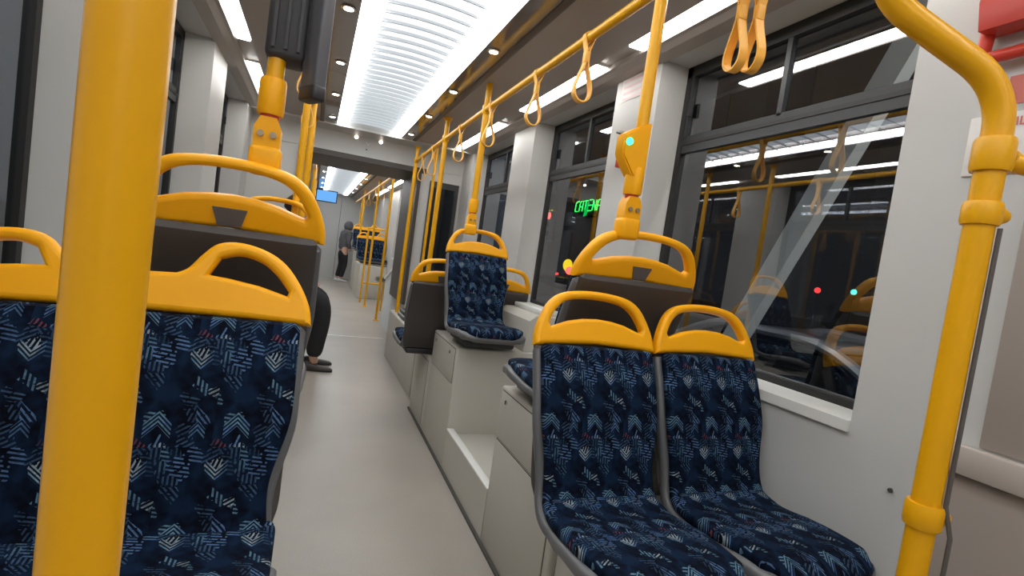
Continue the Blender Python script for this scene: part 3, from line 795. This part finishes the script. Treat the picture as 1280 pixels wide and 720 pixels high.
def sticker(name, x, y0, y1, z0, z1, mat, label, side=1):
    o = box(name, *(sorted((x, x-side*.0015))), y0, y1, z0, z1, mat); return tag(o, label, 'sticker')
sticker('red_sticker', XR-.001, .45, .78, 1.84, 1.91, M['redpaper'], 'faded red sticker on the wall below the red emergency release unit')
cp = thing('control_plate', 'white switch plate with a black slot behind the bent yellow pole', 'switch', (XR-.001, .80, 1.735))
box('plate', -.006, 0, -.36, .045, -.065, .085, M['paper'], cp, .003); box('slot', -.010, -.006, .005, .028, -.045, .02, M['black'], cp, .001)
bm = bmesh.new(); cyl(bm, (-.010, .016, -.035), (-.013, .016, -.035), .006); obj('button', bm, M['metal'], cp)
text_mesh('lettering', 'IL', .03, M['redpaper'], cp, (-.007, -.06, .05), (PI/2, 0, -PI/2))
bm = bmesh.new(); cyl(bm, (XR-.002, .87, .82), (XR-.008, .87, .82), .006); tag(obj('wall_screw', bm, M['seam']), 'small dark screw head on the panel right of the near seats', 'screw')
# pillar between the first two windows: notice, hammer, socket
no = thing('safety_notice', 'white notice with faded pink print at the top of the window pillar', 'notice', (XR-.001, 2.50, 2.33))
box('sheet', -.0015, 0, -.13, .10, -.07, .065, M['paper'], no)
for k in range(4): box('print_line', -.0022, -.0015, -.11, .085, .045-k*.032-.012, .045-k*.032, M['pinkpaper'], no)
hm = thing('emergency_hammer', 'small red emergency hammer with black head on the window pillar', 'hammer', (XR, 2.48, 2.0))
bm = bmesh.new(); bx(bm, -.03, 0, -.0, .035, -.12, -.03, .006); obj('holder', bm, M['red'], hm)
bm = bmesh.new(); tube(bm, [(-.02, .0, .06), (-.02, -.01, -.10)], .008, 10); obj('shaft', bm, M['red'], hm)
bm = bmesh.new(); tube(bm, [(-.02, -.03, .055), (-.02, .02, .07), (-.02, .075, .085)], [.010, .012, .008], 10); obj('head', bm, M['black'], hm)
so = thing('wall_socket', 'small black socket low on the window pillar above the raised seat', 'socket', (XR-.001, 2.45, 1.325))
bm = bmesh.new(); bx(bm, -.010, 0, -.022, .022, -.03, .03, .006); obj('plate', bm, M['black'], so)
bm = bmesh.new(); bx(bm, -.013, -.009, -.010, .010, -.012, .012, .002); obj('port', bm, M['rubber'], so)
# ---------------------------------------------------------------- second car furniture
fs = make_seat('double_tram_seat', 'far car double seat with blue back facing us on a tall box', 'seat', w=.33, double=True, plaque=False)
place(fs, 1.21, 11.75, .82, -1)
f2 = copy_tree(fs); place(f2, 1.20, 13.3, 1.02, -1, 'furthest double seat, higher behind the far car seat')
pod('seat_pod', 'light grey box under the far car double seat', .96, XR-.002, 11.3, 12.6, .72, [], -1)
pod('seat_pod', 'tall light grey box under the furthest double seat', .98, XR-.002, 12.8, 14.0, .92, [], -1)
fl = thing('folding_stool', 'small dark folding seat on a thin post in the far car', 'stool', (1.27, 9.6, 0))
bm = bmesh.new(); bx(bm, -.14, .14, -.16, .16, .56, .62, .03, 3); obj('seat', bm, M['black'], fl)
bm = bmesh.new(); bx(bm, -.15, .15, -.17, .17, .55, .58, .012, 2); obj('rim', bm, M['rim'], fl)
bm = bmesh.new(); tube(bm, [(0, 0, 0), (0, 0, .555)], .015, 10); obj('post', bm, M['yellow_pole'], fl)
rl = thing('yellow_barrier', 'low yellow tube barrier standing before the far car seat box', 'barrier', (0, 0, 0))
bm = bmesh.new(); tube(bm, [(.98, 10.6, 0), (.98, 10.6, 1.5)], .018, 10); obj('post', bm, M['yellow_pole'], rl)
bm = bmesh.new(); tube(bm, [(1.34, 10.6, 0), (1.34, 10.6, 1.5)], .018, 10); obj('post', bm, M['yellow_pole'], rl)
bm = bmesh.new(); tube(bm, [(.98, 10.6, .40), (1.34, 10.6, .40)], .018, 10); obj('crossbar', bm, M['yellow_pole'], rl)
bm = bmesh.new(); tube(bm, [(.98, 10.6, 1.5), (1.34, 10.6, 1.5)], .018, 10); obj('crossbar', bm, M['yellow_pole'], rl)
for x, y, lb in ((1.06, 8.4, 'right of the far aisle, first'), (1.02, 10.0, 'right of the far aisle, second'), (1.0, 12.75, 'beside the far double seat'), (1.08, 14.4, 'in front of the end wall at right'),
                 (-.10, 8.2, 'left of the far aisle, first'), (-.10, 9.8, 'left of the far aisle, second'), (-.10, 12.3, 'left of the far aisle, third')):
    floor_pole(x, y, 'yellow pole in the far car, ' + lb, 2.41, 'poles in the far car')
for s, xx in ((1, .93), (-1, -.10)):
    r = thing('overhead_rail', 'yellow overhead rail in the far car, %s side' % ('right' if s > 0 else 'left'), 'rail')
    bm = bmesh.new(); tube(bm, [(xx, 7.3, 2.2), (xx, 14.4, 2.2)], .018, 10); obj('tube', bm, M['yellow_pole'], r)
for k, y in enumerate((8.5, 9.6, 10.8, 12.0)):
    o = copy_tree(s0); o.location = (.93, y, 2.2); o.rotation_euler = (0, 0, 0)
    o['label'] = 'tiny yellow strap on the far car right rail, %s from the bulkhead' % ordn[k]; o['group'] = 'far car straps'
# left side seats past the footwell and sideways seat for the sitting passenger
place(copy_tree(single), -.215, 3.60, .605, 1, 'dark-backed seat hidden behind the raised left seat, facing away')
ls = copy_tree(single); ls.location = (-.40, 5.15, .60); ls.rotation_euler = (0, 0, PI/2)
ls['label'] = 'sideways seat at the left wall where the dark clothed passenger sits'
pod('seat_pod', 'low light grey box under the sideways left seat', XL+.002, -.12, 4.86, 5.44, .52, [], 1)
pod('seat_pod', 'low light grey box behind the further left seat box', XL+.002, al, 3.485, 4.00, .53, [], 1)

# ---------------------------------------------------------------- people
def skin_obj(name, chains, mat, parent, sub=2):
    """chains: list of lists of (x,y,z,r); first chain rooted, others attach when they start at a given existing point"""
    me = bpy.data.meshes.new(name); vs = []; es = []; rs = []; idx = {}
    for ch in chains:
        prev = None
        for (x, y, z, r) in ch:
            k = (round(x, 4), round(y, 4), round(z, 4))
            if k not in idx: idx[k] = len(vs); vs.append((x, y, z)); rs.append(r)
            if prev is not None and prev != idx[k]: es.append((prev, idx[k]))
            prev = idx[k]
    me.from_pydata(vs, es, [])
    o = bpy.data.objects.new(name, me); COL.objects.link(o)
    md = o.modifiers.new('s', 'SKIN'); md.use_smooth_shade = True
    for i, sv in enumerate(me.skin_vertices[0].data):
        sv.radius = (rs[i], rs[i]); sv.use_root = (i == 0)
    m2 = o.modifiers.new('b', 'SUBSURF'); m2.levels = sub; m2.render_levels = sub
    bpy.context.view_layer.update()
    me2 = bpy.data.meshes.new_from_object(o.evaluated_get(bpy.context.evaluated_depsgraph_get()))
    bpy.data.objects.remove(o); me2.name = name
    me2.materials.clear(); me2.materials.append(mat)
    for p in me2.polygons: p.use_smooth = True
    o = bpy.data.objects.new(name, me2); link(o, parent); return o
def hand_chains(wx, wy, wz, d, side, s=1.0):
    """d: unit direction the fingers point; palm + five fingers, relaxed curl towards -z"""
    d = Vector(d).normalized(); lat = d.cross(Vector((0, 0, 1)))
    if lat.length < .2: lat = Vector((0, 1, 0))
    lat.normalize(); W = Vector((wx, wy, wz)); out = []
    palm = W + d*.05*s
    dn = Vector((0, 0, -1)) if abs(d.z) < .8 else Vector((1, 0, 0))
    out.append([(*W, .024*s), (*palm, .026*s)])
    for k, ln in zip((-1.5, -.5, .5, 1.5), (.062, .074, .070, .054)):
        a = palm + lat*k*.016*s + d*.02*s; b = a + d*ln*.55*s + dn*.008; c = b + d*ln*.35*s + dn*.02*s
        out.append([(*palm, .026*s), (*a, .010*s), (*b, .009*s), (*c, .007*s)])
    t0 = W + d*.02*s + lat*side*.022*s; t1 = t0 + (d*.7+lat*side*.7)*.035*s; t2 = t1 + d*.028*s
    out.append([(*W, .024*s), (*t0, .012*s), (*t1, .010*s), (*t2, .008*s)])
    return out
def head_mesh(name, parent, c, r, rz, mat):
    bm = bmesh.new(); bmesh.ops.create_icosphere(bm, subdivisions=4, radius=1)
    for v in bm.verts:
        x, y, z = v.co
        # face looks to -y
        sx = .74*(1-.16*max(0, -z)); v.co.x = x*sx
        v.co.y = y*.93 + (.04 if z > 0 else 0) ; v.co.z = z*1.12
        f = max(0, -y)
        if f > .3:
            v.co.y -= .17*math.exp(-((x/.13)**2 + ((z+.12)/.17)**2))      # nose
            v.co.y += .09*math.exp(-(((abs(x)-.32)/.16)**2 + ((z-.08)/.10)**2))   # eye sockets
            v.co.y -= .05*math.exp(-((x/.28)**2 + ((z+.48)/.07)**2))     # lips
            v.co.y -= .06*math.exp(-((x/.25)**2 + ((z+.80)/.15)**2))     # chin
        v.co *= r
    for s in (-1, 1):
        m = Matrix.Translation((s*.76*r, .05*r, -.02*r)) @ Matrix.Diagonal((.09*r, .17*r, .26*r, 1))
        bmesh.ops.create_icosphere(bm, subdivisions=2, radius=1, matrix=m)
    o = obj(name, bm, mat, parent, c, True, 180); o.rotation_euler = (0, 0, rz); return o
def hair_mesh(name, parent, c, r, rz, mat, low=-.25):
    bm = bmesh.new(); bmesh.ops.create_icosphere(bm, subdivisions=3, radius=1)
    for v in bm.verts:
        x, y, z = v.co
        if y < -.25 and z < .45: v.co = Vector((x*.7, y*.80, z*.9)); 
        elif z < low: v.co = Vector((x*.7, y*.8+.05, z*.8))
        else: v.co = Vector((x*.83, y*1.0+.05, z*1.2))
        v.co *= r
        v.co += v.co.normalized()*random.uniform(-.003, .004)
    o = obj(name, bm, mat, parent, c, True, 180); o.rotation_euler = (0, 0, rz); return o
def shoe_mesh(name, parent, x, y, rz, mat, s=1.0):
    bm = bmesh.new()
    sect = [(-.09, .032, .075), (-.05, .036, .085), (0, .038, .075), (.06, .043, .055), (.12, .046, .045), (.165, .036, .035), (.185, .016, .022)]
    rings = []
    for (yy, w, h) in sect:
        ring = []
        for k in range(14):
            a = 2*PI*k/14; cx_, cz_ = math.cos(a), math.sin(a)
            ring.append(bm.verts.new((w*math.copysign(abs(cx_)**.7, cx_)*s, -yy*s, (max(0.0, h*.5+h*.5*math.copysign(abs(cz_)**.8, cz_)))*s)))
        rings.append(ring)
    for a, b in zip(rings, rings[1:]):
        for k in range(14): bm.faces.new((a[k], a[(k+1) % 14], b[(k+1) % 14], b[k]))
    bm.faces.new(rings[0][::-1]); bm.faces.new(rings[-1])
    bmesh.ops.recalc_face_normals(bm, faces=bm.faces[:])
    o = obj(name, bm, mat, parent, (x, y, 0)); o.rotation_euler = (0, 0, rz); return o

# standing passenger in the far car, seen from behind, hood up (local: faces -y then turned)
def standing():
    p = thing('person', 'person in a dark grey hooded jacket and white shoes standing in the far car', 'person', (.78, 15.0, 0), PI*.62)
    hip, ch, nk = (0, 0, .90, .13), (0, -.03, 1.22, .15), (0, -.07, 1.42, .07)
    legs = [[(0, 0, .90, .12), (s*.10, 0, .84, .085), (s*.11, -.04, .48, .06), (s*.12, .04, .09, .045), (s*.12, .0, .05, .035)] for s in (-1, 1)]
    arms = []; jarms = []; hands = []
    for s in (-1, 1):
        a = [(0, -.06, 1.36, .10), (s*.18, -.05, 1.35, .062), (s*.25, .0, 1.10, .048), (s*.19, -.11, .93, .036), (s*.15, -.14, .90, .026)]
        jarms.append([(x, y, z, r*1.35) for x, y, z, r in a[:4]])
        arms.append(a); hands += hand_chains(s*.15, -.14, .90, (-s*.8, -.3, -.3), -s, .8)
    body = [[hip, (0, -.02, 1.06, .115), ch, (0, -.06, 1.36, .10), nk, (0, -.10, 1.50, .06)]] + legs + arms + hands
    skin_obj('body', body, M['skin'], p)
    head_mesh('head', p, (0, -.12, 1.56), .10, 0, M['skin'])
    bm = bmesh.new(); bmesh.ops.create_icosphere(bm, subdivisions=3, radius=.135)
    for v in bm.verts:
        v.co.z *= 1.08
        if v.co.y < -.07: v.co.y = -.07 + (v.co.y+.07)*.1
    obj('hood', bm, M['cloth_grey'], p, (0, -.085, 1.545), True, 180)
    skin_obj('jacket', [[(0, 0, .84, .165), (0, -.02, 1.06, .155), (0, -.03, 1.22, .175), (0, -.06, 1.36, .13), (0, -.07, 1.43, .085)]] + jarms, M['cloth_grey'], p)
    skin_obj('trousers', [[(0, 0, .92, .15), (0, 0, .86, .15)]] + [[(0, 0, .86, .15), (s*.10, 0, .80, .105), (s*.11, -.04, .48, .080), (s*.12, .04, .10, .062)] for s in (-1, 1)], M['cloth_black'], p)
    for s in (-1, 1): shoe_mesh('shoe', p, s*.12, .03, s*.2, M['white_shoe'])
    return p
standing()
def sitting():
    # sits facing +x (aisle); local axes: faces -y
    p = thing('person', 'seated person in black clothes and dark shoes, legs reaching into the aisle at left', 'person', (-.36, 5.15, 0), PI/2)
    hipz = .74
    legs = [[(0, 0, hipz, .12), (s*.10, -.04, hipz, .09), (s*.13, -.50, .66, .062), (s*.12, -.47, .12, .045), (s*.12, -.50, .06, .035)] for s in (-1, 1)]
    arms = []; ja = []; hands = []
    for s in (-1, 1):
        a = [(0, -.10, 1.20, .10), (s*.18, -.09, 1.19, .06), (s*.24, -.12, .95, .048), (s*.13, -.30, .84, .034), (s*.10, -.33, .83, .026)]
        arms.append(a); ja.append([(x, y, z, r*1.35) for x, y, z, r in a[:4]])
        hands += hand_chains(s*.10, -.33, .83, (-s*.3, -.9, -.1), -s)
    body = [[(0, 0, hipz, .12), (0, -.03, .92, .115), (0, -.07, 1.08, .13), (0, -.10, 1.20, .10), (0, -.13, 1.28, .06), (0, -.17, 1.37, .058)]] + legs + arms + hands
    skin_obj('body', body, M['skin'], p)
    head_mesh('head', p, (0, -.21, 1.46), .105, .1, M['skin'])
    hair_mesh('hair', p, (0, -.195, 1.475), .118, .1, M['hair'])
    skin_obj('jacket', [[(0, 0, hipz-.0, .155), (0, -.03, .92, .15), (0, -.07, 1.08, .165), (0, -.10, 1.20, .13), (0, -.13, 1.28, .08)]] + ja, M['cloth_navy'], p)
    skin_obj('trousers', [[(0, .02, hipz, .14), (0, -.01, hipz-.01, .14)]] + [[(0, -.01, hipz-.01, .14), (s*.10, -.06, hipz, .13), (s*.13, -.49, .67, .115), (s*.125, -.50, .50, .10), (s*.12, -.47, .12, .075)] for s in (-1, 1)], M['cloth_black'], p)
    for s in (-1, 1): shoe_mesh('shoe', p, s*.12, -.47, s*.1, M['dark_shoe'])
    return p
sitting()

# ---------------------------------------------------------------- outside
GZ = -.45
bm = bmesh.new(); bx(bm, -40, 60, -30, 80, GZ-.1, GZ); st_obj(obj('ground', bm, M['asphalt']))
fa = thing('building', 'dark building front across the street carrying the green sign', 'building')
bm = bmesh.new(); bx(bm, 8.6, 14, 6, 24, GZ, 7.0); obj('facade', bm, M['facade'], fa)
for k in range(7):
    y = 7.5+k*2.2
    w_ = box('window', 8.56, 8.6, y, y+1.1, 4.2, 5.8, M['car_glass'], fa); box('window_frame', 8.54, 8.56, y-.06, y+1.16, 4.1, 4.2, M['frame'], w_)
ne = thing('neon_sign', 'green neon pharmacy style lettering with a leaf, outside the second window', 'sign', (8.45, 15.62, 3.42))
def neon(strokes, r, mat, name, parent):
    bm = bmesh.new()
    for s in strokes: tube(bm, s, r, 8)
    return obj(name, bm, mat, parent)
LET = {'C': [[(.42, .62), (.1, .62), (0, .5), (0, .1), (.08, 0), (.4, 0)]], 'A': [[(0, 0), (0, .5), (.08, .62), (.4, .62), (.4, 0)], [(0, .28), (.4, .28)]],
       'T': [[(-.02, .62), (.44, .62)], [(.2, .62), (.2, .05)]], 'E': [[(.42, .66), (.05, .66)], [(.42, .33), (.02, .33)], [(.42, 0), (0, 0)]], 'N': [[(0, 0), (0, .62), (.38, 0), (.38, .62)]]}
xo = 0
for ch in 'CATENA':
    ps = []
    for s in LET[ch]:
        ps.append([(0, -(xo+u+v*.12-1.42)*.54, (v-.3)*.56) for u, v in s])
    neon(ps, .015, M['green'], 'letter_' + ch.lower(), ne)
    xo += .56
neon([[(0, -(1.42+u-1.42)*.54, (v-.3)*.56) for u, v in ((.3, .50), (.05, .25), (-.05, -.15), (-.1, -.3), (.12, -.22), (.24, .0), (.22, .3), (.3, .50))]], .03, M['green_dim'], 'leaf', ne)
bm = bmesh.new(); bx(bm, .03, .12, -1.3, 1.3, -.35, .40); obj('backing', bm, M['facade'], ne)
ys = thing('yellow_sign', 'small yellow lit lettering outside left of the green sign', 'sign', (8.45, 18.6, 3.1))
ne2 = text_mesh('lettering', 'NALB', .42, M['yel_led'], ys, (-.05, 0, 0), (PI/2, 0, -PI/2), .01)
box('backing', 0, .06, -.6, .6, -.1, .45, M['facade'], ys)
tl = thing('traffic_light', 'red traffic light outside the second window', 'traffic light', (7.3, 15.7, GZ))
bm = bmesh.new(); tube(bm, [(0, 0, 0), (0, 0, 2.9)], .05, 10); obj('post', bm, M['frame'], tl)
bm = bmesh.new(); bx(bm, -.12, .12, -.14, .14, 2.5, 3.5, .03); hd = obj('signal_head', bm, M['black'], tl)
bm = bmesh.new(); cyl(bm, (-.12, 0, 3.33), (-.15, 0, 3.33), .11); obj('red_lens', bm, M['red_led'], hd)
for z in (3.05, 2.75):
    bm = bmesh.new(); cyl(bm, (-.12, 0, z), (-.13, 0, z), .10); obj('dark_lens', bm, M['car_glass'], hd)
def car(x, y, rz, label, paint, tails=True, silver=False):
    c = thing('car', label, 'car', (x, y, GZ), rz)
    low = [(-2.1, .35), (-2.15, .75), (-1.9, .95), (-.9, 1.02), (1.2, 1.02), (2.0, .95), (2.15, .7), (2.1, .35)]
    bm = bmesh.new(); prism(bm, low, 0, -.85, .85); bmesh.ops.bevel(bm, geom=bm.edges[:], offset=.06, segments=3, affect='EDGES'); obj('body', bm, paint, c)
    cab = [(-1.0, 1.0), (-.35, 1.42), (.75, 1.42), (1.55, 1.0)]
    bm = bmesh.new(); prism(bm, cab, 0, -.72, .72); bmesh.ops.bevel(bm, geom=bm.edges[:], offset=.05, segments=3, affect='EDGES'); obj('cabin_glass', bm, M['car_glass'], c)
    bm = bmesh.new()
    for s in (-1, 1):
        tube(bm, spline([(s*.70, -1.12, .99), (s*.68, -.40, 1.41), (s*.66, .2, 1.46), (s*.66, .78, 1.42), (s*.70, 1.62, .99)], 5), .04, 8)
    bx(bm, -.66, .66, -.35, .75, 1.40, 1.46, .02)
    obj('roof', bm, M['car_silver'] if silver else paint, c)
    for sx in (-1, 1):
        for sy in (-1.35, 1.35):
            bm = bmesh.new(); cyl(bm, (sx*.70, sy, .32), (sx*.87, sy, .32), .32, None, 24); w_ = obj('wheel', bm, M['tyre'], c)
            bm = bmesh.new(); cyl(bm, (sx*.86, sy, .32), (sx*.885, sy, .32), .19, None, 16); obj('hubcap', bm, M['car_silver'], w_)
        bm = bmesh.new(); bx(bm, sx*.62-.14, sx*.62+.14, -2.19, -2.12, .68, .84, .02); obj('tail_light', bm, M['red_dim'] if tails else M['redpaper'], c)
    return c
car(5.3, 11.6, -.15, 'dark car with red tail lights seen low through the second window', M['car_dark'])
car(5.6, 20.5, .1, 'second dark car further up the street with red tail lights', M['car_dark'])
car(4.1, 2.9, .05, 'car with silver roof edge just outside the near window', M['car_dark'], False, True)
be = thing('road_beacon', 'glowing yellow round sign with a red lamp beside the road', 'road sign', (6.6, 12.75, GZ))
bm = bmesh.new(); tube(bm, [(0, 0, 0), (0, 0, 1.6)], .05, 10); obj('post', bm, M['frame'], be)
bm = bmesh.new(); bmesh.ops.create_uvsphere(bm, u_segments=20, v_segments=12, radius=.19, matrix=Matrix.Translation((0, 0, 1.78)) @ Matrix.Diagonal((.5, 1.15, .9, 1))); obj('yellow_lamp', bm, M['yel_lamp'], be)
bm = bmesh.new(); bmesh.ops.create_uvsphere(bm, u_segments=16, v_segments=10, radius=.11, matrix=Matrix.Translation((-.05, -.25, 1.64))); obj('red_lamp', bm, M['red_led'], be)
# invented slanting bar in place of an unidentified grey band across the near window
def stand_in_bar(Xb, thick):
    c = [(.98, -.094), (.657, .579)]
    a, b = [Vector((Xb, Xb*u, 1.3+Xb*v)) for u, v in c]
    d = (b-a).normalized(); a = a-d*1.1; b = b+d*.8
    n_ = d.cross(Vector((1, 0, 0))).normalized()*.080
    bm = bmesh.new(); q = [(p.y, p.z) for p in (a-n_, a+n_, b+n_, b-n_)]
    prism(bm, q, 0, Xb, Xb+thick)
    return bm
tag(obj('grey_band_stand_in', stand_in_bar(3.1, .10), M['beam']), 'slanting grey bar outside the near window, standing in for a grey band in the glass', 'stand_in_bar')
def far_lamp(name, ratios, Xd, r, mat, label, cat='lamp', grp=None):
    u, v = ratios; y = Xd*u; z = 1.3+Xd*v
    t = thing(name, label, cat, (Xd, y, z), 0, grp)
    bm = bmesh.new(); bmesh.ops.create_uvsphere(bm, u_segments=12, v_segments=8, radius=r); obj('globe', bm, mat, t)
    bm = bmesh.new(); tube(bm, [(0, 0, -r*.8), (0, 0, GZ-z)], r*.35, 8); obj('post', bm, M['frame'], t)
far_lamp('signal_lamp', (.700, .029), 8, .045, M['far_green'], 'small green street light point seen high of two in the near window')
far_lamp('signal_lamp', (.655, -.013), 8, .035, M['far_green'], 'tiny lower green light point in the near window')
far_lamp('signal_lamp', (.778, .024), 8, .05, M['red_dim'], 'small pinkish red light point in the near window')
far_lamp('signal_lamp', (2.02, -.04), 8.2, .06, M['red_dim'], 'small red light point low in the second window')
far_lamp('street_lamp', (1.92, -.07), 8, .05, M['far_white'], 'tiny white light point low in the second window')

# ---------------------------------------------------------------- light, world, camera
w = bpy.data.worlds.new('night'); sc.world = w; w.use_nodes = True
w.node_tree.nodes['Background'].inputs[0].default_value = (.035, .04, .05, 1); w.node_tree.nodes['Background'].inputs[1].default_value = 1.1
ld = bpy.data.lights.new('outside_fill_light', 'POINT'); ld.energy = 620; ld.color = (1, .93, .85); ld.shadow_soft_size = .25  # added fill without a lamp body, brightens the slanting bar and car outside
lo = bpy.data.objects.new('outside_fill_light', ld); COL.objects.link(lo); lo.location = (2.3, -1.8, 4.2)

R = Matrix(((.9236, .1099, .3674), (-.3568, -.1044, .9283), (.1404, -.9884, -.0572)))
cam = bpy.data.cameras.new('camera'); cam.sensor_width = 36; cam.lens = 18.0; cam.clip_start = .02; cam.clip_end = 300
co = bpy.data.objects.new('camera', cam); COL.objects.link(co)
m = Matrix(((R[0][0], -R[0][1], -R[0][2], 0), (R[1][0], -R[1][1], -R[1][2], 0), (R[2][0], -R[2][1], -R[2][2], 1.3), (0, 0, 0, 1)))
co.matrix_world = m
cam.dof.use_dof = False
sc.camera = co
sc.view_settings.view_transform = 'Standard'; sc.view_settings.look = 'None'
sc.view_settings.gamma = 1; sc.view_settings.use_curve_mapping = False; sc.view_settings.exposure = 0
sc.cycles.use_denoising = True
sc.cycles.max_bounces = 10; sc.cycles.transparent_max_bounces = 12
sc.cycles.sample_clamp_indirect = 6
